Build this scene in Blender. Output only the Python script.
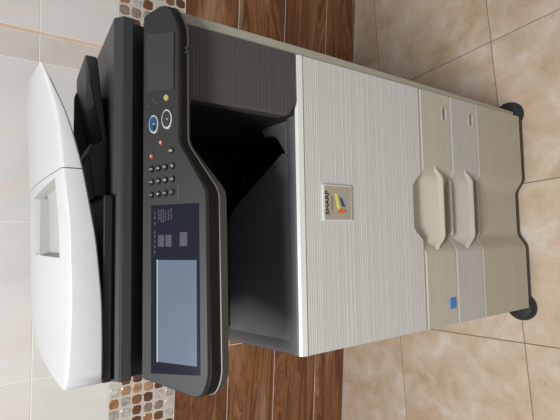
import bpy, bmesh, math, random
from mathutils import Vector, Matrix
for o in list(bpy.data.objects): bpy.data.objects.remove(o)
scene = bpy.context.scene
col = scene.collection
random.seed(7)

# ---------------------------------------------------------------- camera, world, lights, exposure
cam_d = bpy.data.cameras.new('camera'); cam = bpy.data.objects.new('camera', cam_d); col.objects.link(cam)
right = Vector((0.99787968, -0.06184567, 0.02027953))
down = Vector((-0.01642132, -0.54073676, -0.84103156))
fwd = Vector((0.06298005, 0.83891529, -0.54060582))
# the photograph was taken with the phone turned on its side: picture right = world down
cm = Matrix.Identity(4)
for i in range(3):
    cm[i][0] = down[i]; cm[i][1] = right[i]; cm[i][2] = -fwd[i]
cm[0][3], cm[1][3], cm[2][3] = -0.06397819, -0.63723715, 1.33830727
cam.matrix_world = cm
cam_d.sensor_fit = 'HORIZONTAL'; cam_d.sensor_width = 36; cam_d.lens = 403.2757 * 36 / 560
cam_d.clip_start = 0.01
scene.camera = cam
w = bpy.data.worlds.new('world'); scene.world = w; w.use_nodes = True
bg = w.node_tree.nodes['Background']
bg.inputs[0].default_value = (0.93, 0.96, 1.0, 1); bg.inputs[1].default_value = 0.33
def area(name, loc, target, sx, sy, power, color):
    d = bpy.data.lights.new(name, 'AREA'); d.shape = 'RECTANGLE'; d.size = sx; d.size_y = sy
    d.energy = power; d.color = color
    o = bpy.data.objects.new(name, d); col.objects.link(o); o.location = loc
    o.rotation_euler = (Vector(target) - Vector(loc)).to_track_quat('-Z', 'Y').to_euler()
    return o
area('ceiling_lamp', (-0.60, -0.88, 2.75), (-0.5, -0.7, 0), 0.8, 0.35, 62, (1.0, 0.985, 0.965))
scene.view_settings.view_transform = 'Standard'; scene.view_settings.look = 'None'
scene.view_settings.gamma = 1; scene.view_settings.use_curve_mapping = False
scene.view_settings.exposure = 0.0

# ---------------------------------------------------------------- materials
def lin(c):
    r = [((v/255)/12.92 if v/255 <= 0.04045 else ((v/255+0.055)/1.055)**2.4) for v in c]
    return (r[0], r[1], r[2], 1)
def plain(name, c, rough=0.45, metal=0.0, spec=0.5, coat=0.0, noise=0.0, nscale=40):
    m = bpy.data.materials.new(name); m.use_nodes = True; nt = m.node_tree
    b = nt.nodes['Principled BSDF']
    b.inputs['Roughness'].default_value = rough; b.inputs['Metallic'].default_value = metal
    b.inputs['Specular IOR Level'].default_value = spec
    b.inputs['Coat Weight'].default_value = coat; b.inputs['Coat Roughness'].default_value = 0.08
    tc = nt.nodes.new('ShaderNodeTexCoord'); n = nt.nodes.new('ShaderNodeTexNoise')
    n.inputs['Scale'].default_value = nscale; n.inputs['Detail'].default_value = 4
    nt.links.new(tc.outputs['Object'], n.inputs['Vector'])
    mx = nt.nodes.new('ShaderNodeMix'); mx.data_type = 'RGBA'
    L = lin(c); k = noise if noise else 0.05
    mx.inputs[6].default_value = (L[0]*(1-k), L[1]*(1-k), L[2]*(1-k), 1)
    mx.inputs[7].default_value = (min(1, L[0]*(1+k)), min(1, L[1]*(1+k)), min(1, L[2]*(1+k)), 1)
    nt.links.new(n.outputs['Fac'], mx.inputs[0]); nt.links.new(mx.outputs[2], b.inputs['Base Color'])
    return m
def ramp(nt, stops, interp='LINEAR'):
    r = nt.nodes.new('ShaderNodeValToRGB'); r.color_ramp.interpolation = interp
    e = r.color_ramp.elements
    while len(e) < len(stops): e.new(0.5)
    for el, (p, c) in zip(e, stops): el.position = p; el.color = lin(c)
    return r
def rnd_coords(nt, scale=(1, 1, 1), jump=20):
    """object coordinates shifted by a per-object random amount, so that each tile has its own veins"""
    tc = nt.nodes.new('ShaderNodeTexCoord'); oi = nt.nodes.new('ShaderNodeObjectInfo')
    cx = nt.nodes.new('ShaderNodeCombineXYZ')
    mu = nt.nodes.new('ShaderNodeMath'); mu.operation = 'MULTIPLY'; mu.inputs[1].default_value = jump
    nt.links.new(oi.outputs['Random'], mu.inputs[0])
    for i in range(3): nt.links.new(mu.outputs[0], cx.inputs[i])
    mp = nt.nodes.new('ShaderNodeMapping'); mp.inputs['Scale'].default_value = scale
    nt.links.new(tc.outputs['Object'], mp.inputs['Vector'])
    ad = nt.nodes.new('ShaderNodeVectorMath'); ad.operation = 'ADD'
    nt.links.new(mp.outputs[0], ad.inputs[0]); nt.links.new(cx.outputs[0], ad.inputs[1])
    return ad, oi
def marble(name, stops, scale, rough, stretch=(1, 1, 1), dist=0.6, detail=8, coat=0.0, vein=None):
    m = bpy.data.materials.new(name); m.use_nodes = True; nt = m.node_tree; b = nt.nodes['Principled BSDF']
    ad, oi = rnd_coords(nt, stretch)
    n = nt.nodes.new('ShaderNodeTexNoise'); n.inputs['Scale'].default_value = scale
    n.inputs['Detail'].default_value = detail; n.inputs['Roughness'].default_value = 0.62
    n.inputs['Distortion'].default_value = dist
    nt.links.new(ad.outputs[0], n.inputs['Vector'])
    r = ramp(nt, stops); nt.links.new(n.outputs['Fac'], r.inputs[0])
    out = r.outputs[0]
    if vein:
        vs, vc, amt = vein
        n2 = nt.nodes.new('ShaderNodeTexNoise'); n2.inputs['Scale'].default_value = vs
        n2.inputs['Detail'].default_value = 6; n2.inputs['Distortion'].default_value = 1.2
        nt.links.new(ad.outputs[0], n2.inputs['Vector'])
        r2 = ramp(nt, [(0.0, (0, 0, 0)), (0.54, (0, 0, 0)), (0.66, (255, 255, 255))])
        nt.links.new(n2.outputs['Fac'], r2.inputs[0])
        ml = nt.nodes.new('ShaderNodeMath'); ml.operation = 'MULTIPLY'; ml.inputs[1].default_value = amt
        nt.links.new(r2.outputs[0], ml.inputs[0])
        mx = nt.nodes.new('ShaderNodeMix'); mx.data_type = 'RGBA'
        nt.links.new(ml.outputs[0], mx.inputs[0]); nt.links.new(out, mx.inputs[6])
        mx.inputs[7].default_value = lin(vc); out = mx.outputs[2]
    nt.links.new(out, b.inputs['Base Color'])
    b.inputs['Roughness'].default_value = rough; b.inputs['Coat Weight'].default_value = coat
    return m
M = {}
M['floor'] = marble('beige_marble_tile', [(0.30, (178, 154, 130)), (0.42, (194, 172, 148)), (0.50, (199, 180, 159)), (0.58, (204, 188, 170)), (0.70, (214, 204, 192))], 9.0, 0.25, dist=0.3, detail=12, vein=(4.5, (186, 152, 118), 0.32))
M['floor_grout'] = plain('floor_grout', (122, 104, 88), 0.9)
M['brown'] = marble('brown_onyx_tile', [(0.30, (80, 46, 27)), (0.40, (126, 78, 45)), (0.46, (94, 56, 33)), (0.53, (148, 98, 60)), (0.59, (114, 70, 41)), (0.66, (172, 130, 92)), (0.74, (130, 84, 51))], 1.9, 0.2, stretch=(0.5, 1, 4.2), dist=2.0, detail=9, vein=(2.2, (206, 176, 146), 0.3))
M['white_tile'] = marble('pale_grey_marble_tile', [(0.25, (219, 216, 212)), (0.5, (227, 225, 221)), (0.75, (234, 233, 231))], 3.5, 0.25, stretch=(1.6, 1, 0.8), dist=1.2, vein=(4.0, (234, 221, 211), 0.5))
M['grey_tile'] = marble('grey_border_tile', [(0.25, (208, 201, 193)), (0.5, (217, 211, 203)), (0.8, (223, 219, 213))], 6, 0.25)
M['orange_strip'] = marble('orange_beige_strip', [(0.3, (222, 186, 158)), (0.6, (233, 205, 182)), (0.8, (226, 212, 200))], 9, 0.3)
M['wall_grout'] = plain('wall_grout', (244, 242, 238), 0.9)
def mosaic_mat():
    m = bpy.data.materials.new('pebble_mosaic'); m.use_nodes = True; nt = m.node_tree; b = nt.nodes['Principled BSDF']
    ad, oi = rnd_coords(nt)
    cs = [(132, 88, 60), (196, 156, 120), (214, 209, 203), (108, 74, 56), (172, 163, 156), (180, 128, 88),
          (222, 219, 215), (150, 108, 78), (206, 178, 148), (164, 148, 134), (226, 222, 218), (192, 186, 180)]
    r = ramp(nt, [(i/len(cs), c) for i, c in enumerate(cs)], 'CONSTANT')
    nt.links.new(oi.outputs['Random'], r.inputs[0])
    n = nt.nodes.new('ShaderNodeTexNoise'); n.inputs['Scale'].default_value = 70; n.inputs['Detail'].default_value = 3
    n.inputs['Distortion'].default_value = 1
    nt.links.new(ad.outputs[0], n.inputs['Vector'])
    r2 = ramp(nt, [(0.3, (120, 104, 92)), (0.7, (255, 250, 246))]); nt.links.new(n.outputs['Fac'], r2.inputs[0])
    mx = nt.nodes.new('ShaderNodeMix'); mx.data_type = 'RGBA'; mx.blend_type = 'MULTIPLY'; mx.inputs[0].default_value = 0.55
    nt.links.new(r.outputs[0], mx.inputs[6]); nt.links.new(r2.outputs[0], mx.inputs[7])
    nt.links.new(mx.outputs[2], b.inputs['Base Color']); b.inputs['Roughness'].default_value = 0.25
    return m
M['mosaic'] = mosaic_mat()
M['mosaic_grout'] = plain('mosaic_grout', (206, 198, 188), 0.9)
M['door'] = plain('white_plastic_door', (199, 199, 196), 0.42)
M['door_lip'] = plain('white_plastic_lip', (206, 206, 203), 0.4)
M['drawer_beige'] = plain('aged_beige_plastic', (186, 181, 166), 0.45)
M['drawer_grey'] = plain('pale_grey_plastic', (183, 182, 176), 0.45)
M['base'] = plain('beige_base_plastic', (178, 171, 153), 0.48)
M['handle'] = plain('warm_grey_handle', (180, 175, 164), 0.4)
M['side'] = plain('side_beige', (160, 158, 144), 0.5)
M['adf'] = plain('white_feeder_plastic', (190, 191, 194), 0.35)
M['adf_tray'] = plain('white_feeder_tray_plastic', (191, 192, 194), 0.38)
M['recess'] = plain('grey_recess_plastic', (170, 172, 168), 0.45)
M['charcoal'] = plain('charcoal_plastic', (50, 50, 51), 0.42)
M['charcoal_rib'] = plain('ribbed_charcoal_plastic', (72, 71, 69), 0.42)
M['scanner'] = plain('dark_scanner_plastic', (52, 53, 55), 0.42, spec=0.4)
M['black'] = plain('black_plastic', (24, 24, 25), 0.4)
M['panel'] = plain('control_panel_plastic', (42, 42, 43), 0.5, spec=0.3)
M['gloss'] = plain('gloss_black', (7, 7, 8), 0.12, spec=0.35)
M['lip_grey'] = plain('grey_lip_plastic', (70, 69, 65), 0.38)
M['tray'] = plain('paper_tray_plastic', (80, 80, 82), 0.45)
M['void'] = plain('inner_shade_black', (28, 28, 28), 0.55)  # near-black: the lack of light inside the bay is put into the colour
M['glass'] = plain('navy_display_glass', (18, 20, 34), 0.12)
M['lcd'] = plain('lcd_painted_reflection', (88, 97, 114), 0.16)  # switched-off screen; the grey-blue stands in for the reflection on it
M['painted_chrome_shine'] = plain('painted_chrome_shine', (214, 214, 210), 0.2, metal=0.3)  # pale base colour stands in for the bright reflections of chrome
M['blue_btn'] = plain('blue_button', (30, 70, 106), 0.25)
M['dark_btn'] = plain('dark_button', (50, 48, 50), 0.3)
M['key'] = plain('key_black', (22, 22, 24), 0.35)
M['red'] = plain('red_button', (140, 64, 44), 0.5)
M['olive'] = plain('power_save_button', (150, 148, 98), 0.45)
M['print'] = plain('grey_print', (168, 168, 164), 0.6)
M['softkey'] = plain('soft_key_grey', (56, 58, 66), 0.3)
M['badge'] = plain('brushed_badge', (176, 170, 158), 0.4, metal=0.25)
M['badge_rim'] = plain('badge_rim', (216, 215, 210), 0.3, metal=0.1)
M['ink'] = plain('black_ink', (28, 28, 30), 0.5)
M['e_yellow'] = plain('emblem_yellow', (232, 216, 96), 0.35)
M['e_green'] = plain('emblem_green', (130, 170, 60), 0.35)
M['e_blue'] = plain('emblem_blue', (50, 62, 150), 0.35)
M['e_orange'] = plain('emblem_orange', (212, 108, 54), 0.35)
M['sticker'] = plain('blue_sticker', (58, 126, 196), 0.5, noise=0.15, nscale=90)
M['rubber'] = plain('black_rubber', (34, 35, 37), 0.55)
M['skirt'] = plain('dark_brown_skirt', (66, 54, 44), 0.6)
M['label'] = plain('size_label', (186, 183, 172), 0.4)
M['label_dark'] = plain('label_print_grey', (112, 110, 102), 0.5)  # dark grey of the label print and the badge's small print

# ---------------------------------------------------------------- mesh helpers
class MB:
    def __init__(s): s.v = []; s.f = []
    def add(s, vs, fs):
        b = len(s.v); s.v += [tuple(v) for v in vs]; s.f += [tuple(b+i for i in f) for f in fs]; return s
    def box(s, x0, x1, y0, y1, z0, z1):
        return s.add([(x0,y0,z0),(x1,y0,z0),(x1,y1,z0),(x0,y1,z0),(x0,y0,z1),(x1,y0,z1),(x1,y1,z1),(x0,y1,z1)],
                     [(0,3,2,1),(4,5,6,7),(0,1,5,4),(1,2,6,5),(2,3,7,6),(3,0,4,7)])
    def prism(s, loops, cap=True):
        """closed loops of equal length, joined in order"""
        n = len(loops[0]); vs = [p for l in loops for p in l]; fs = []
        for k in range(len(loops)-1):
            for i in range(n):
                j = (i+1) % n
                fs.append((k*n+i, k*n+j, (k+1)*n+j, (k+1)*n+i))
        if cap: fs.append(tuple(reversed(range(n)))); fs.append(tuple((len(loops)-1)*n+i for i in range(n)))
        return s.add(vs, fs)
    def grid(s, rows, skip=None):
        nr, nc = len(rows), len(rows[0]); fs = []
        for i in range(nr-1):
            for j in range(nc-1):
                if skip and skip(i, j): continue
                fs.append((i*nc+j, i*nc+j+1, (i+1)*nc+j+1, (i+1)*nc+j))
        return s.add([p for r in rows for p in r], fs)
    def build(s, name, mat, parent=None, bevel=0, seg=2, smooth=None):
        me = bpy.data.meshes.new(name); me.from_pydata(s.v, [], s.f); me.update()
        bm = bmesh.new(); bm.from_mesh(me)
        bmesh.ops.remove_doubles(bm, verts=bm.verts, dist=1e-6)
        bmesh.ops.recalc_face_normals(bm, faces=bm.faces)
        if bevel:
            es = [e for e in bm.edges if len(e.link_faces) == 2 and e.calc_face_angle(0) > 0.5]
            bmesh.ops.bevel(bm, geom=es, offset=bevel, segments=seg, profile=0.5, affect='EDGES', clamp_overlap=True)
        bm.to_mesh(me); bm.free()
        if smooth:
            me.polygons.foreach_set('use_smooth', [True]*len(me.polygons)); me.set_sharp_from_angle(angle=math.radians(smooth))
        me.materials.append(M[mat])
        o = bpy.data.objects.new(name, me); col.objects.link(o); o.parent = parent
        return o
def fillet(pts, rads, seg=6):
    out = []
    n = len(pts)
    for i in range(n):
        p = Vector(pts[i]); a = Vector(pts[i-1]) - p; b = Vector(pts[(i+1) % n]) - p; r = rads[i]
        if r <= 0: out.append(tuple(p)); continue
        r = min(r, a.length*0.49, b.length*0.49)
        A = p + a.normalized()*r; B = p + b.normalized()*r
        for k in range(seg+1):
            t = k/seg; q = A*(1-t)**2 + p*2*t*(1-t) + B*t*t; out.append(tuple(q))
    return out
def interp(tab, x):
    if x <= tab[0][0]: return tab[0][1]
    for (a, va), (b, vb) in zip(tab, tab[1:]):
        if x <= b: return va + (vb-va)*(x-a)/(b-a)
    return tab[-1][1]
def sstep(t): t = max(0, min(1, t)); return t*t*(3-2*t)
def frange(a, b, n): return [a+(b-a)*i/n for i in range(n+1)]
def text_obj(name, s, size, mat, parent, mtx, xscale=1.0, depth=0.0003, bold=0.0):
    c = bpy.data.curves.new(name, 'FONT'); c.body = s; c.size = size; c.extrude = depth; c.offset = bold
    c.align_x = 'CENTER'; c.align_y = 'CENTER'; c.resolution_u = 3
    t = bpy.data.objects.new(name+'_curve', c); col.objects.link(t)
    bpy.context.view_layer.update()
    me = bpy.data.meshes.new_from_object(t.evaluated_get(bpy.context.evaluated_depsgraph_get()))
    bpy.data.objects.remove(t); bpy.data.curves.remove(c)
    me.transform(mtx @ Matrix.Diagonal((xscale, 1, 1, 1))); me.name = name
    me.materials.clear(); me.materials.append(M[mat])
    o = bpy.data.objects.new(name, me); col.objects.link(o); o.parent = parent
    return o

# ---------------------------------------------------------------- floor
WY, WD = -0.0893, 0.8292
FY, FS, FOX, FOY = 0.0583, 0.5, -0.4141, 0.0357
def clip(poly, nrm, d):
    out = []
    for i in range(len(poly)):
        a, b = Vector(poly[i]), Vector(poly[(i+1) % len(poly)])
        da, db = a.dot(nrm)-d, b.dot(nrm)-d
        if da <= 0: out.append(a)
        if da*db < 0: out.append(a + (b-a)*(da/(da-db)))
    return out
wn = Vector((-math.sin(WY), math.cos(WY))); wlim = WD*wn.y - 0.0005
big = clip([Vector(p) for p in ((-3.0, -2.2), (3.0, -2.2), (3.0, 1.6), (-3.0, 1.6))], wn, wlim)
fb = MB().prism([[(p.x, p.y, -0.03) for p in big], [(p.x, p.y, -0.0025) for p in big]])
floor = fb.build('floor', 'floor_grout'); floor['kind'] = 'structure'
floor['label'] = 'beige marble tiled floor under the photocopier'; floor['category'] = 'floor'
g = 0.0012
def rot(a, b): return Vector((FOX+FS*(a*math.cos(FY)-b*math.sin(FY)), FOY+FS*(a*math.sin(FY)+b*math.cos(FY))))
shared = None
for a in range(-7, 8):
    for b in range(-5, 5):
        e = g/FS
        q = [rot(a+e, b+e), rot(a+1-e, b+e), rot(a+1-e, b+1-e), rot(a+e, b+1-e)]
        full = all(p.dot(wn) < wlim for p in q)
        if not all(abs(p.x) < 3.2 and -2.5 < p.y < 1.9 for p in q): continue
        c0 = rot(a+.5, b+.5)
        if full:
            if shared is None:
                h = FS/2-g; mb = MB()
                base = [(-h,-h),(h,-h),(h,h),(-h,h)]; i_ = h-0.0012; top = [(-i_,-i_),(i_,-i_),(i_,i_),(-i_,i_)]
                mb.prism([[(x,y,-0.0025) for x,y in base], [(x,y,-0.001) for x,y in base], [(x,y,0) for x,y in top]])
                t = mb.build('floor_tile', 'floor', floor); shared = t.data
            else:
                t = bpy.data.objects.new('floor_tile', shared); col.objects.link(t); t.parent = floor
            t.location = (c0.x, c0.y, 0); t.rotation_euler = (0, 0, FY + random.choice([0, 1, 2, 3])*math.pi/2)
        else:
            cp = clip(q, wn, wlim)
            if min(p.dot(wn) for p in q) > wlim: continue
            if len(cp) < 3: continue
            ct = sum(cp, Vector((0, 0)))/len(cp)
            mb = MB().prism([[(p.x-ct.x, p.y-ct.y, -0.0025) for p in cp], [(p.x-ct.x, p.y-ct.y, 0) for p in cp]])
            t = mb.build('floor_tile', 'floor', floor); t.location = (ct.x, ct.y, 0)

# ---------------------------------------------------------------- back wall
XW0, XW1, ZW = -3.0, 3.0, 2.55
wall = MB().box(XW0, XW1, 0.0011, 0.09, 0, ZW).build('wall_back', 'wall_grout'); wall['kind'] = 'structure'
wall.location = (0, WD, 0); wall.rotation_euler = (0, 0, WY)
wall['label'] = 'tiled wall with brown, mosaic and pale grey bands'; wall['category'] = 'wall'
tile_cache = {}
def wall_tile(x0, x1, z0, z1, mat, name='wall_tile', gap=0.0012):
    x0, x1 = max(x0, XW0), min(x1, XW1)
    if x1-x0 < 0.01: return
    w_, h_ = (x1-x0)/2-gap, (z1-z0)/2-gap; key = (round(w_, 4), round(h_, 4), mat)
    if key not in tile_cache:
        i_ = 0.0008
        mb = MB().prism([[(-w_,0.003,-h_),(w_,0.003,-h_),(w_,0.003,h_),(-w_,0.003,h_)],
                         [(-w_,0.0008,-h_),(w_,0.0008,-h_),(w_,0.0008,h_),(-w_,0.0008,h_)],
                         [(-w_+i_,0,-h_+i_),(w_-i_,0,-h_+i_),(w_-i_,0,h_-i_),(-w_+i_,0,h_-i_)]])
        o = mb.build(name, mat, wall); tile_cache[key] = o.data
    else:
        o = bpy.data.objects.new(name, tile_cache[key]); col.objects.link(o); o.parent = wall
    o.location = ((x0+x1)/2, 0, (z0+z1)/2)
for z0, z1 in ((-0.0012, 0.175), (0.175, 0.400), (0.400, 0.620), (0.620, 0.840)):
    for k in range(-5, 7): wall_tile(-0.506+0.6*k, -0.506+0.6*(k+1), z0, z1, 'brown')
zr = [1.073, 1.300, 1.527, 1.754, 1.981, 2.208, 2.435, ZW]
for z0, z1 in zip(zr, zr[1:]):
    for k in range(-6, 2): wall_tile(-0.506+0.495*k, -0.506+0.495*(k+1), z0, z1, 'white_tile')
    wall_tile(0.484, 0.569, z0, z1, 'grey_tile', 'border_tile')
    wall_tile(0.569, 0.581, z0, z1, 'orange_strip', 'border_strip', 0.0004)
    for k in range(0, 6): wall_tile(0.581+0.495*k, 0.581+0.495*(k+1), z0, z1, 'white_tile')
# pebble mosaic band: six courses
pitch = 0.233/6
variants = []
def pebble_mesh(seed):
    rr = random.Random(seed); n = 10; h = pitch/2-0.0014; outer = []
    for i in range(n):
        a = 2*math.pi*(i+.5)/n; ca, sa = math.cos(a), math.sin(a)
        r = h/(abs(ca)**6+abs(sa)**6)**(1/6)*rr.uniform(0.87, 1.02)
        outer.append((r*ca, r*sa))
    mb = MB()
    mb.prism([[(x, 0.003, z) for x, z in outer], [(x*0.97, 0.0005, z*0.97) for x, z in outer],
              [(x*0.8, -0.0015, z*0.8) for x, z in outer]])
    return mb
MB().box(XW0+0.001, XW1-0.001, 0.0004, 0.003, 0.8412, 1.0718).build('mosaic_grout', 'mosaic_grout', wall)
rest = MB()
ncol0 = int(XW0/pitch)+1; ncol1 = int(XW1/pitch)-1
for ci in range(ncol0, ncol1+1):
    for ri in range(6):
        x = (ci+.5)*pitch; z = 0.840+(ri+.5)*pitch
        v = random.randrange(6)
        if -25 <= ci < 25:
            if len(variants) < 6:
                o = pebble_mesh(len(variants)).build('mosaic_tile', 'mosaic', wall, smooth=30); variants.append(o.data)
            else:
                o = bpy.data.objects.new('mosaic_tile', variants[v]); col.objects.link(o); o.parent = wall
            o.location = (x, 0, z); o.rotation_euler = (0, random.choice([0, 1, 2, 3])*math.pi/2, 0)
        else:
            p = pebble_mesh(v); rest.add([(a+x, b, c+z) for a, b, c in p.v], p.f)
o = rest.build('mosaic_tiles', 'mosaic', wall, smooth=30); o['kind'] = 'stuff'

# ---------------------------------------------------------------- photocopier
P = bpy.data.objects.new('photocopier', None); col.objects.link(P)
P['label'] = 'large office photocopier with black control panel and white document feeder'; P['category'] = 'photocopier'
HW = 0.2955                      # half the width of the front
BACK = 0.64
Z_BOT, Z3, Z2, Z1, Z_TOP = 0.029, 0.266, 0.386, 0.509, 0.885
# cabinet body behind the front panels, output bay left open above it
MB().box(-HW+0.002, HW-0.001, 0.055, BACK, 0.03, 0.79).build('cabinet_body', 'side', P, 0.004)
MB().box(-HW+0.002, HW-0.001, 0.40, BACK, 0.79, 1.155).build('rear_column', 'charcoal', P, 0.003)
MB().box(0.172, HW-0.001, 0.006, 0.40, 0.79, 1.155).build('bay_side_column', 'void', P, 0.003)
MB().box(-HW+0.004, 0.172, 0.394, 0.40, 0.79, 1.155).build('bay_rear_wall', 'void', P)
# side cover, seen as a thin strip along the right of the front
sp = [(HW+0.0005, 0.318, 1.142), (HW+0.0005, 0.318, 0.80), (HW+0.0005, 0.310, 0.06)]
loops = []
for xa, xb, z in reversed(sp): loops.append([(xa, 0.003, z), (xb-0.004, 0.003, z), (xb, 0.009, z), (xb, BACK-0.01, z), (xa, BACK-0.01, z)])
MB().prism(loops).build('side_cover', 'side', P)

def rib_profile(z0, z1, seed, amp=0.0004):
    rr = random.Random(seed); z = z0; out = [(z0, 0)]
    while z < z1-0.006:
        s = rr.choice([0.0035, 0.005, 0.007, 0.009]); a = amp*rr.uniform(0.25, 1)
        zz = min(z+s, z1-0.003)
        out += [(z+(zz-z)*0.7, -a*0.25), (zz-0.0006, -a), (zz, 0)]; z = zz
    out.append((z1, 0))
    res = [out[0]]
    for p in out[1:]:
        if p[0] > res[-1][0]+1e-5: res.append(p)
    return res
CH_D = 0.023
def chan(x): return CH_D*sstep((0.108-abs(x+0.008))/0.050)
xs_ch = frange(-HW, -0.13, 3)[:-1] + frange(-0.13, 0.13, 40) + frange(0.13, HW, 3)[1:]
def front_panel(name, z0, z1, mat, seed, parent, extra=0.0, amp=0.0004):
    """ribbed drawer front with the hollow grip channel down its middle"""
    prof = rib_profile(z0, z1, seed, amp); mb = MB(); rows = []
    rows.append([(x, 0.053, z0) for x in xs_ch])
    rows.append([(x, chan(x)+0.0025, z0) for x in xs_ch])
    for z, y in prof[1:-1]: rows.append([(x, chan(x)+y, z+(extra*sstep((z-(z1-0.02))/0.02)*(chan(x)/CH_D))) for x in xs_ch])
    rows.append([(x, chan(x)+0.0025, z1+extra*chan(x)/CH_D) for x in xs_ch])
    rows.append([(x, 0.053, z1+extra*chan(x)/CH_D) for x in xs_ch])
    mb.grid(rows)
    for j in (0, len(xs_ch)-1):
        mb.add([r[j] for r in rows], [tuple(range(len(rows)))])
    mb.add([rows[0][0], rows[0][-1], rows[-1][-1], rows[-1][0]], [(0, 1, 2, 3)])
    return mb.build(name, mat, parent)
def grip(name, zc, zbot, parent, mat):
    mb = MB(); rows = []
    for x in frange(-0.105, 0.105, 30):
        t = max(0, 1-(x/0.105)**2); k = sstep(min(1, t*1.7)); cb = chan(x)+0.0008
        yl = -0.002-0.014*k; zl = zc+0.008*(1-k); zb = zl-0.008-(zl-0.008-zbot)*k; yo = min(cb, 0.003)+0.0008
        yg = min(yl+0.013, cb)
        rows.append([(x, cb, zl+0.010+0.042*k), (x, cb*0.55+yg*0.45, zl+0.007+0.016*k), (x, yg+0.0004, zl+0.0035), (x, yg-0.001*k, zl+0.0055), (x, yl+0.002, zl+0.0055),
                     (x, yl, zl+0.0035), (x, yl, zl), (x, yl+0.003*k, zl+0.0005), (x, cb-0.0004, zl-0.002), (x, cb-0.0004, zb+0.0015), (x, yo, zb+0.0015), (x, yo, zb), (x, cb+0.001, zb)])
    mb.prism([r for r in rows])
    return mb.build(name, mat, parent, smooth=35)
def size_label(x, z, parent):
    o = MB().box(x-0.018, x+0.018, -0.0016, 0.001, z-0.0115, z+0.0115).build('size_label', 'label', parent, 0.0008)
    MB().box(x-0.0155, x+0.0155, -0.0021, -0.0014, z+0.002, z+0.009).build('label_print', 'label_dark', parent)
    MB().box(x-0.0155, x+0.0155, -0.0021, -0.0014, z-0.0085, z-0.004).build('label_strip', 'door_lip', parent)
d1 = front_panel('paper_drawer', Z2+0.0015, Z1-0.0015, 'drawer_beige', 3, P, extra=0.045)
d1['label'] = 'upper paper drawer, beige'
grip('handle', 0.4500, 0.3885, d1, 'drawer_beige'); size_label(0.245, 0.4125, d1)
MB().box(-0.256, -0.229, -0.0016, 0.001, 0.397, 0.420).build('blue_sticker', 'sticker', d1)
d2 = front_panel('paper_drawer', Z3+0.0015, Z2-0.0015, 'drawer_grey', 4, P)
d2['label'] = 'lower paper drawer, greyer plastic'
grip('handle', 0.3220, 0.2685, d2, 'handle'); size_label(0.246, 0.2935, d2)
front_panel('base_panel', Z_BOT, Z3-0.0015, 'base', 5, P, amp=0.0003)
# pale edges between the panels
for z in (Z1, Z2, Z3):
    mb = MB(); rows = [[(x, chan(x)+y_, z+dz) for x in xs_ch] for y_, dz in ((0.012, -0.0014), (0.0012, -0.0014), (0.0012, 0.0014), (0.012, 0.0014))]
    if z == Z1: continue
    mb.grid(rows); mb.build('panel_edge', 'door_lip', P)
# front door with an arched cut above the upper grip
def arch(x): return 0.037*sstep((0.092-abs(x))/0.045)
prof = rib_profile(Z1+0.0015, Z_TOP-0.016, 11, 0.00045)
xs = frange(-HW, -0.1, 3)[:-1] + frange(-0.1, 0.1, 36) + frange(0.1, HW, 3)[1:]
rows = []
H_ = Z_TOP-0.016-Z1
rows.append([(x, 0.014, Z1+0.0015+arch(x)) for x in xs]); rows.append([(x, 0.002, Z1+0.0015+arch(x)) for x in xs])
for z, y in prof[1:]:
    rows.append([(x, y, max(z, Z1+0.0022+arch(x)+(z-Z1)*0.01)) for x in xs])
mb = MB().grid(rows)
door = mb.build('front_door', 'door', P)
mb = MB().box(-HW, HW, 0.0012, 0.056, Z1+0.045, Z_TOP-0.018).box(-HW, -0.115, 0.0012, 0.056, Z1+0.003, Z1+0.0452).box(0.115, HW, 0.0012, 0.056, Z1+0.003, Z1+0.0452); mb.build('door_backing', 'door', door)
mb = MB()
lipl = [(0.0005, Z_TOP-0.0165), (-0.002, Z_TOP-0.014), (0.001, Z_TOP-0.004), (0.006, Z_TOP), (0.03, Z_TOP), (0.03, Z_TOP-0.0165)]
mb.prism([[(x, y, z) for y, z in lipl] for x in (-HW, HW)]); mb.build('door_top_edge', 'door_lip', door)
# badge
cx, cz = 0.001, 0.788
bd = MB().box(cx-0.0375, cx+0.0375, -0.004, 0.0, cz-0.039, cz+0.039).build('badge', 'badge_rim', P, 0.0008)
MB().box(cx-0.0345, cx+0.0340, -0.0047, -0.0035, cz-0.0350, cz+0.0345).build('badge_face', 'badge', bd)
face = Matrix(((1, 0, 0, 0), (0, 0, -1, -0.0048), (0, 1, 0, 0), (0, 0, 0, 1)))
text_obj('badge_lettering', 'SHARP', 0.0135, 'ink', bd, Matrix.Translation((cx, 0, cz+0.0285)) @ face, xscale=1.22, bold=0.0003)
MB().box(cx-0.014, cx+0.013, -0.0051, -0.0046, cz+0.0145, cz+0.0175).build('badge_small_print', 'label_dark', bd)
for i, (nm, mt, pts) in enumerate((('emblem_stripe', 'e_yellow', [(20, 8.5), (19, 3), (-16, -7), (-18, 0)]),
        ('emblem_stripe', 'e_green', [(19, 3), (6, -4.5), (-14, -14), (-16, -7)]),
        ('emblem_stripe', 'e_blue', [(13, -4), (9, -11), (-9, -20), (-6, -11)]),
        ('emblem_stripe', 'e_orange', [(-12, 0), (-13, -21), (-20, -20), (-21, 1)]))):
    y1 = -0.0051-0.0002*i
    MB().prism([[(cx+a/1000, -0.0046, cz+b/1000) for a, b in pts], [(cx+a/1000, y1, cz+b/1000) for a, b in pts]]).build(nm, mt, bd)

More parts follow.
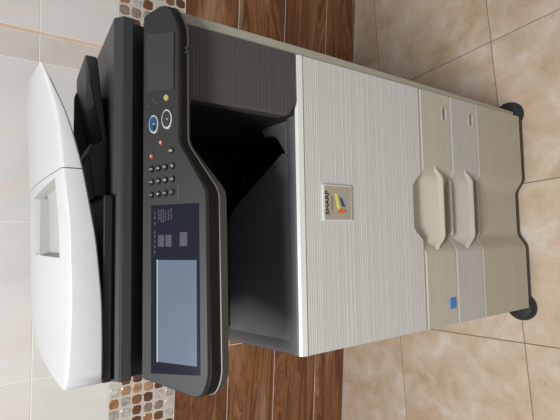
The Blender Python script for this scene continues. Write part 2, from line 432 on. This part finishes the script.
# feet: flat round stabilisers sticking out at the corners, with a wheel inside
def foot(x, y):
    mb = MB(); n = 24; prof = [(0.043, 0), (0.044, 0.006), (0.042, 0.018), (0.036, 0.026), (0.02, 0.029)]
    mb.prism([[(x+r*math.cos(2*math.pi*i/n), y+r*math.sin(2*math.pi*i/n), z) for i in range(n)] for r, z in prof])
    return mb.build('stabiliser_foot', 'rubber', P, smooth=35)
foot(0.312, 0.042); foot(-0.298, 0.034); foot(0.312, 0.58); foot(-0.298, 0.58)
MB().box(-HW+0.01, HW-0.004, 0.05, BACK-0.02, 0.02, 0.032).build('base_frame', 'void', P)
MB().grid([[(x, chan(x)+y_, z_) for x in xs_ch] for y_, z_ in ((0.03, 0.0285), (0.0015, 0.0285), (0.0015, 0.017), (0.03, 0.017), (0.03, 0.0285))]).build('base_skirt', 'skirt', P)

# ribbed dark cover right of the output bay
prof = rib_profile(0.887, 1.118, 21, 0.0008)
def lx(z): return 0.168 + 0.026*max(0, (0.912-z)/0.025)**2 if z < 0.912 else 0.168
rows = [[(lx(z)+0.002, 0.03, z), (lx(z), 0.004, z), (lx(z)+0.004, y, z), (HW, y, z), (HW, 0.03, z)] for z, y in prof]
mb = MB().grid(rows); mb.add(rows[0], [(0, 1, 2, 3, 4)]); mb.add(rows[-1], [(0, 1, 2, 3, 4)])
mb.build('ribbed_cover', 'charcoal_rib', P)
MB().box(0.1665, 0.1685, 0.002, 0.006, 0.99, 1.0).build('cover_catch', 'lip_grey', P)

# output tray: sloping plate with a cut corner, dark pit at the right, rim along the front
def zt(x, y): return 0.886 + 0.29*y
plate = [(-0.286, 0.03), (0.088, 0.03), (0.108, 0.045), (-0.005, 0.196), (-0.03, 0.204), (-0.15, 0.204), (-0.286, 0.204)]
pl2 = fillet([Vector((a, b)) for a, b in plate], [0.004, 0.02, 0.02, 0.03, 0.0, 0, 0.01])
dip = lambda x, y: -0.014*sstep((y-0.03)/0.03)*sstep((x+0.286)/0.02)
MB().prism([[(a, b, zt(a, b)-0.03) for a, b in pl2], [(a, b, zt(a, b)-0.012) for a, b in pl2],
            [(a*0.99-0.002, b*0.985+0.002, zt(a, b)-0.010) for a, b in pl2]]).build('output_tray', 'tray', P, smooth=40)
# tray left edge
sec = lambda y, q: [(-HW, y, 0.84), (-HW, y, zt(0, y)-0.004-q), (-HW+0.004, y, zt(0, y)-q), (-0.284, y, zt(0, y)-0.001-q), (-0.268, y, zt(0, y)-0.013), (-0.268, y, 0.84)]
MB().prism([sec(0.006, 0.004), sec(0.03, 0.002), sec(0.06, 0), sec(0.2, 0), sec(0.39, 0)]).build('tray_side_edge', 'tray', P, smooth=50)
rim = [(0.006, 0.80), (0.006, 0.886), (0.010, 0.889), (0.026, 0.890), (0.034, 0.885), (0.046, 0.872), (0.046, 0.80)]
MB().prism([[(x, y, z) for y, z in rim] for x in (-HW+0.001, 0.172)]).build('tray_rim', 'tray', P, smooth=40)
# rim widening towards the right
rw = fillet([Vector(p) for p in ((0.096, 0.040), (0.172, 0.040), (0.172, 0.13), (0.152, 0.115), (0.150, 0.078))], [0.0, 0, 0, 0.006, 0.02])
MB().prism([[(a, b, 0.80) for a, b in rw], [(a, b, 0.884+0.12*(b-0.04)) for a, b in rw]]).build('tray_corner', 'tray', P, 0.003, 3, smooth=40)
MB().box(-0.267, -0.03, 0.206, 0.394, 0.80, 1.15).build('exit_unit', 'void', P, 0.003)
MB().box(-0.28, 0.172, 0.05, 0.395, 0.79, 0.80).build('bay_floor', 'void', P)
gd = [(0.06, 0.20), (0.075, 0.205), (0.01, 0.29), (-0.005, 0.285)]
MB().prism([[(a, b, 0.80) for a, b in gd], [(a, b, 0.90) for a, b in gd]]).build('paper_guide', 'black', P, 0.004)

# scanner unit
sc = [(0.056, 1.214), (0.044, 1.2035), (0.041, 1.203), (0.041, 1.186), (0.058, 1.182), (0.060, 1.152), (0.62, 1.152), (0.62, 1.214)]
sc_o = MB().prism([[(x, y, z) for y, z in sc] for x in (-0.289, 0.3025)]).build('scanner_unit', 'scanner', P, 0.0015)
MB().box(-0.287, 0.2995, 0.056, 0.0605, 1.150, 1.1835).build('scanner_band', 'black', sc_o)
MB().box(-0.287, 0.005, 0.047, 0.5, 1.2145, 1.2285).build('feeder_base', 'black', P, 0.002)
# slope block under the feeder
MB().prism([[(0.006, y, 1.2145), (0.112, y, 1.2145), (0.098, y, 1.226), (0.092, y, 1.240), (0.076, y, 1.2445), (0.006, y, 1.236)] for y in (0.10, 0.40)]).build('feeder_ramp', 'black', P, 0.002)
MB().prism([[(0.074, y, 1.2447), (0.094, y, 1.239), (0.0965, y, 1.2415), (0.077, y, 1.2475)] for y in (0.098, 0.40)]).build('ramp_trim', 'charcoal', P)
# sloped exit tray
et = lambda x: 1.2505-0.2*(0.245-x)
o = MB()
op = fillet([Vector(p) for p in ((0.10, 0.1), (0.25, 0.1), (0.25, 0.26), (0.10, 0.26))], [0, 0.008, 0.045, 0])
o.prism([[(a, b, max(1.2145, et(a)-0.018)) for a, b in op], [(a, b, et(a)) for a, b in op]])
et_o = o.build('exit_tray', 'scanner', P, 0.002, 2, smooth=35)
# finger dip in the tray top
dp = fillet([Vector(p) for p in ((0.165, 0.104), (0.205, 0.104), (0.205, 0.16), (0.165, 0.16))], [0.0, 0.0, 0.018, 0.018])
MB().prism([[(a, b, et(a)-0.001) for a, b in dp], [(a, b, et(a)+0.0012) for a, b in dp]]).build('tray_finger_pad', 'charcoal', et_o)
MB().prism([[(0.10, y, 1.215), (0.235, y, 1.215), (0.235, y, 1.2475), (0.225, y, 1.251), (0.10, y, 1.251)] for y in (0.262, 0.275)]).build('tray_back_guide', 'scanner', et_o, 0.002)

# document feeder: shells lofted from the front ridge to the back
lowt = [(-0.284, 1.2285), (-0.22, 1.2285), (-0.159, 1.230), (-0.066, 1.239), (0.044, 1.259), (0.116, 1.278), (0.159, 1.296), (0.194, 1.3135), (0.2, 1.317)]
ridt = [(-0.286, 1.279), (-0.227, 1.276), (-0.154, 1.2745), (-0.036, 1.279), (0.042, 1.288), (0.114, 1.2945), (0.158, 1.3055), (0.198, 1.3185)]
bakt = [(-0.284, 1.305), (-0.22, 1.314), (0.027, 1.3205), (0.14, 1.327), (0.25, 1.333), (0.30, 1.330)]
YF, YB = 0.040, 0.47
def sm(tab, x, r=0.02): return sum(interp(tab, x+k*r/2) for k in (-2, -1, 0, 1, 2))/5 if tab[0][0]+r < x < tab[-1][0]-r else interp(tab, x)
def feeder(name, mat, xa, xb, nx, hole=None, edge=True):
    ts = [0.0, 0.03, 0.07, 0.12, 0.15, 0.22, 0.32, 0.45, 0.58, 0.66, 0.76, 0.88, 0.96, 1.0]
    fx = sorted(set([round(v, 5) for v in frange(xa, xb, nx)] + ([-0.2885, -0.2865, -0.284] if xa < -0.2 else []) + ([hole[0], hole[1]] if hole else [])))
    if hole: fx = [v for v in fx if not (hole[1]-0.018 < v < hole[1]-1e-6 or hole[1] < v < hole[1]+0.004 and v < xb)]
    rows = []
    for x in fx:
        s = (x-(-0.284))/(0.198+0.284); xbk = x
        if x > 0.0435: xbk = 0.0438+(x-0.0438)*(0.296-0.0438)/(0.198-0.0438)
        zl, zr_, zb_ = sm(lowt, x), sm(ridt, x), sm(bakt, xbk)
        zl = min(zl, zr_-0.003)
        r = [(x, YF+0.01, zl), (x, YF+0.002, zl), (x, YF, zl+0.002 if zr_-zl > 0.006 else zl+0.0008), (x, YF, zr_-min(0.004, (zr_-zl)*0.4)), (x, YF+0.0015, zr_-min(0.0012, (zr_-zl)*0.15))]
        for t in ts:
            tt = 0.008+t*0.992
            sh = -0.015*max(0, min(1, (t-hole[2])/(hole[3]-hole[2]))) if hole and x == hole[1] and t <= hole[3] else 0
            r.append((x+sh+(xbk-x)*tt*(0 if hole else 1), YF+0.004+(YB-YF)*t, zr_+(zb_-zr_)*math.sin(tt*math.pi/2)))
        r.append((xbk, YB+0.008, zb_-0.008)); r.append((xbk, YB+0.008, zl+0.004)); r.append((x+(xbk-x)*0.02, YF+0.01, zl))
        if x < -0.268:
            dx = min(0.022, -0.268-x); off = 0.022-math.sqrt(max(0, 0.022**2-dx*dx))
            r = [(a, b_+off*max(0, 1-(b_-YF)/0.06), c_) for a, b_, c_ in r]
        rows.append(r)
    mb = MB()
    if hole:
        i0, i1 = fx.index(hole[0]), fx.index(hole[1]); j0, j1 = 5+ts.index(hole[2]), 5+ts.index(hole[3])
        mb.grid(rows, lambda i, j: i0 <= i < i1 and j0 <= j < j1)
    else: mb.grid(rows)
    for k in (0, len(rows)-1): mb.add(rows[k], [tuple(range(len(rows[k])))])
    ob = mb.build(name, mat, P, smooth=38)
    if hole:
        # loop round the hole, then the sunk pocket
        lp = [rows[i][j0] for i in range(i0, i1)] + [rows[i1][j] for j in range(j0, j1)] + [rows[i][j1] for i in range(i1, i0, -1)] + [rows[i0][j] for j in range(j1, j0, -1)]
        cx_ = sum(p[0] for p in lp)/len(lp); cy_ = sum(p[1] for p in lp)/len(lp)
        lo = [(cx_+(p[0]-cx_)*0.93, cy_+(p[1]-cy_)*0.90, p[2]-0.016) for p in lp]
        mb = MB(); n = len(lp)
        mb.add(lp+lo, [(i, (i+1) % n, n+(i+1) % n, n+i) for i in range(n)] + [tuple(n+i for i in range(n))])
        mb.build('latch_recess', 'recess', ob, smooth=30)
        MB().box(cx_-0.056, cx_+0.052, lo[0][1]+0.15, lo[0][1]+0.168, 1.285, 1.309).build('latch_bar', 'recess', ob, 0.002)
    return ob
fd = feeder('document_feeder', 'adf', -0.290, 0.0422, 30, (-0.094, 0.034, 0.12, 0.66))
feeder('document_tray', 'adf_tray', 0.0438, 0.198, 18)

# ---------------------------------------------------------------- control panel (tilted plane, local u,v)
A = math.radians(50); SA, CA = math.sin(A), math.cos(A)
def pp(u, v, h=0.0): return (u, 0.01-SA*v-CA*h, 1.165-CA*v+SA*h)
outline = [(-0.282, -0.0143), (0.2985, -0.0143), (0.3165, 0.030), (0.272, 0.051), (0.084, 0.051), (0.006, 0.0985), (-0.276, 0.101), (-0.304, 0.088)]
ol = fillet([Vector(p) for p in outline], [0.004, 0.006, 0.022, 0.016, 0.012, 0.012, 0.016, 0.014])
top = [pp(u, v) for u, v in ol]
inn = [pp(u*0.994, 0.04+(v-0.04)*0.975, 0.0015) for u, v in ol]
def drop(loop, dz, dy=0.0): return [(x, y+dy, z-dz) for x, y, z in loop]
cp = MB().prism([drop(top, 0.004), top, inn]).build('control_panel', 'panel', P, smooth=25)
def kk(x): return sstep((0.10-x)/0.10)          # the edge is deeper along the wide left part
ge = [(x, y, z-0.0145-0.006*kk(x)) for x, y, z in top]
MB().prism([ge, drop(top, 0.0041, -0.0012)]).build('gloss_edge', 'gloss', cp, smooth=40)
lo1 = [(x*1.002, y-0.0015, z-0.0003) for x, y, z in ge]
lo2 = [(x*0.998, y+0.002+0.001*kk(x), z-0.0045-0.009*kk(x)) for x, y, z in ge]
lo3 = [(x*0.985, y+0.012, z-0.007-0.010*kk(x)) for x, y, z in ge]
MB().prism([lo3, lo2, lo1]).build('panel_housing', 'lip_grey', cp, smooth=40)
# neck joining the panel to the machine
MB().box(-0.27, 0.285, 0.008, 0.07, 1.118, 1.152).build('panel_neck', 'black', P)
def on_panel(name, pts, h0, h1, mat, parent=cp, bevel=0, shrink=1.0):
    cu = sum(p[0] for p in pts)/len(pts); cv = sum(p[1] for p in pts)/len(pts)
    return MB().prism([[pp(u, v, h0) for u, v in pts], [pp(cu+(u-cu)*shrink, cv+(v-cv)*shrink, h1) for u, v in pts]]).build(name, mat, parent, bevel)
def ell(u, v, a, b, n=24): return [(u+a*math.cos(2*math.pi*i/n), v+b*math.sin(2*math.pi*i/n)) for i in range(n)]
def rect(u0, u1, v0, v1): return [(u0, v0), (u1, v0), (u1, v1), (u0, v1)]
H = 0.0015
on_panel('blank_cover', [(0.268, -0.008), (0.262, 0.045), (0.167, 0.044), (0.169, -0.006)], H, H+0.0025, 'charcoal', shrink=0.97)
for (u, v, a, b, mt) in ((0.1161, 0.0073, 0.0150, 0.0088, 'blue_btn'), (0.1219, 0.0312, 0.0160, 0.0095, 'dark_btn')):
    on_panel('button_ring', ell(u, v, a, b), H-0.001, H+0.0028, 'painted_chrome_shine', shrink=0.96)
    on_panel('start_button', ell(u, v, a*0.88, b*0.84), H, H+0.0042, mt, shrink=0.92)
    on_panel('button_mark', [(u-0.002, v+0.001), (u+0.001, v+0.001), (u-0.0005, v+0.0045)], H+0.004, H+0.005, 'print')
    if mt == 'blue_btn': on_panel('button_mark', rect(u-0.011, u-0.002, v+0.001, v+0.0045), H+0.004, H+0.0046, 'key')
on_panel('power_save_button', ell(0.1573, 0.0293, 0.0052, 0.0048), H, H+0.002, 'olive', shrink=0.85)
for (u, v) in ((0.1464, -0.004), (0.1515, 0.0091), (0.156, 0.0055)): on_panel('print_mark', rect(u-0.0016, u+0.0016, v-0.0012, v+0.0012), H-0.0005, H+0.0003, 'lip_grey')
on_panel('clear_button', ell(0.0855, 0.0203, 0.0046, 0.0038), H, H+0.002, 'red', shrink=0.85)
on_panel('stop_button', ell(0.0648, 0.0031, 0.0044, 0.0038), H, H+0.002, 'red', shrink=0.85)
on_panel('interrupt_button', ell(0.0713, 0.0384, 0.0052, 0.0046), H, H+0.003, 'dark_btn', shrink=0.85)
on_panel('button_mark', ell(0.0855, 0.0203, 0.002, 0.0018, 10), H+0.003, H+0.0034, 'print'); on_panel('button_mark', rect(0.063, 0.0665, 0.002, 0.0042), H+0.003, H+0.0034, 'print')
on_panel('button_mark', rect(0.0695, 0.0725, 0.0355, 0.0415), H+0.003, H+0.0034, 'olive')
PM = Matrix(((1, 0, 0, 0), (0, SA, -CA, 0.01), (0, CA, SA, 1.165), (0, 0, 0, 1)))
for r, row in enumerate(('123', '456', '789', '*0#')):
    for c_, ch in enumerate(row):
        u = (0.0045 if c_ == 0 else 0.025 if c_ == 1 else 0.046)+0.001*r; u = {0: 0.0030, 1: 0.0235, 2: 0.0440}[c_]+0.0010*r; v = 0.003+0.0125*r
        on_panel('number_key', ell(u, v, 0.0058, 0.0046, 16), H-0.0005, H+0.0028, 'key', shrink=0.82)
        text_obj('key_print', ch, 0.0075, 'print', cp, PM @ Matrix.Translation((u, -v, H+0.0029)), depth=0.0002)
on_panel('print_mark', rect(-0.004, 0.016, 0.0498, 0.0514), H-0.0005, H+0.0003, 'lip_grey')
on_panel('display_glass', [(-0.0135, 0.0020), (-0.0125, 0.0862), (-0.2690, 0.0875), (-0.2725, 0.0028)], H-0.0005, H+0.0006, 'glass')
on_panel('touch_screen', [(-0.0990, 0.0146), (-0.0990, 0.0825), (-0.2560, 0.0825), (-0.2540, 0.0152)], H, H+0.0011, 'lcd')
on_panel('screen_edge', [(-0.0985, 0.0134), (-0.0985, 0.0145), (-0.2545, 0.0150), (-0.2545, 0.0138)], H, H+0.0013, 'painted_chrome_shine')
for (u0, u1, v0, v1) in ((-0.079, -0.0595, 0.0150, 0.0270), (-0.079, -0.0595, 0.0285, 0.0400), (-0.0785, -0.0558, 0.0535, 0.0675)):
    on_panel('soft_key', rect(u0, u1, v0, v1), H, H+0.0016, 'softkey', shrink=0.94)
rr = random.Random(5)
for (v, us) in ((0.0165, (-0.021, -0.036)), (0.0205, (-0.021, -0.04)), (0.0245, (-0.020, -0.042)), (0.0285, (-0.022, -0.038)), (0.0335, (-0.021, -0.037)), (0.0385, (-0.019, -0.036))):
    u = us[0]
    while u > us[1]:
        l = rr.uniform(0.002, 0.005); on_panel('print_mark', rect(max(u-l, us[1]), u, v-0.0008, v+0.0008), H, H+0.0009, 'lip_grey'); u -= l+0.0012
for u in (-0.024, -0.031, -0.040, -0.053, -0.060, -0.068, -0.076, -0.084): on_panel('print_mark', rect(u-0.005, u, 0.0085, 0.0100), H, H+0.0009, 'lip_grey')
# two small grey dots on the glossy front edge
for u in (0.2305, 0.2375):
    x, y, z = pp(u, 0.0512)
    MB().box(x-0.0016, x+0.0016, y-0.003, y+0.002, z-0.0125, z-0.0095).build('edge_dot', 'lip_grey', cp)
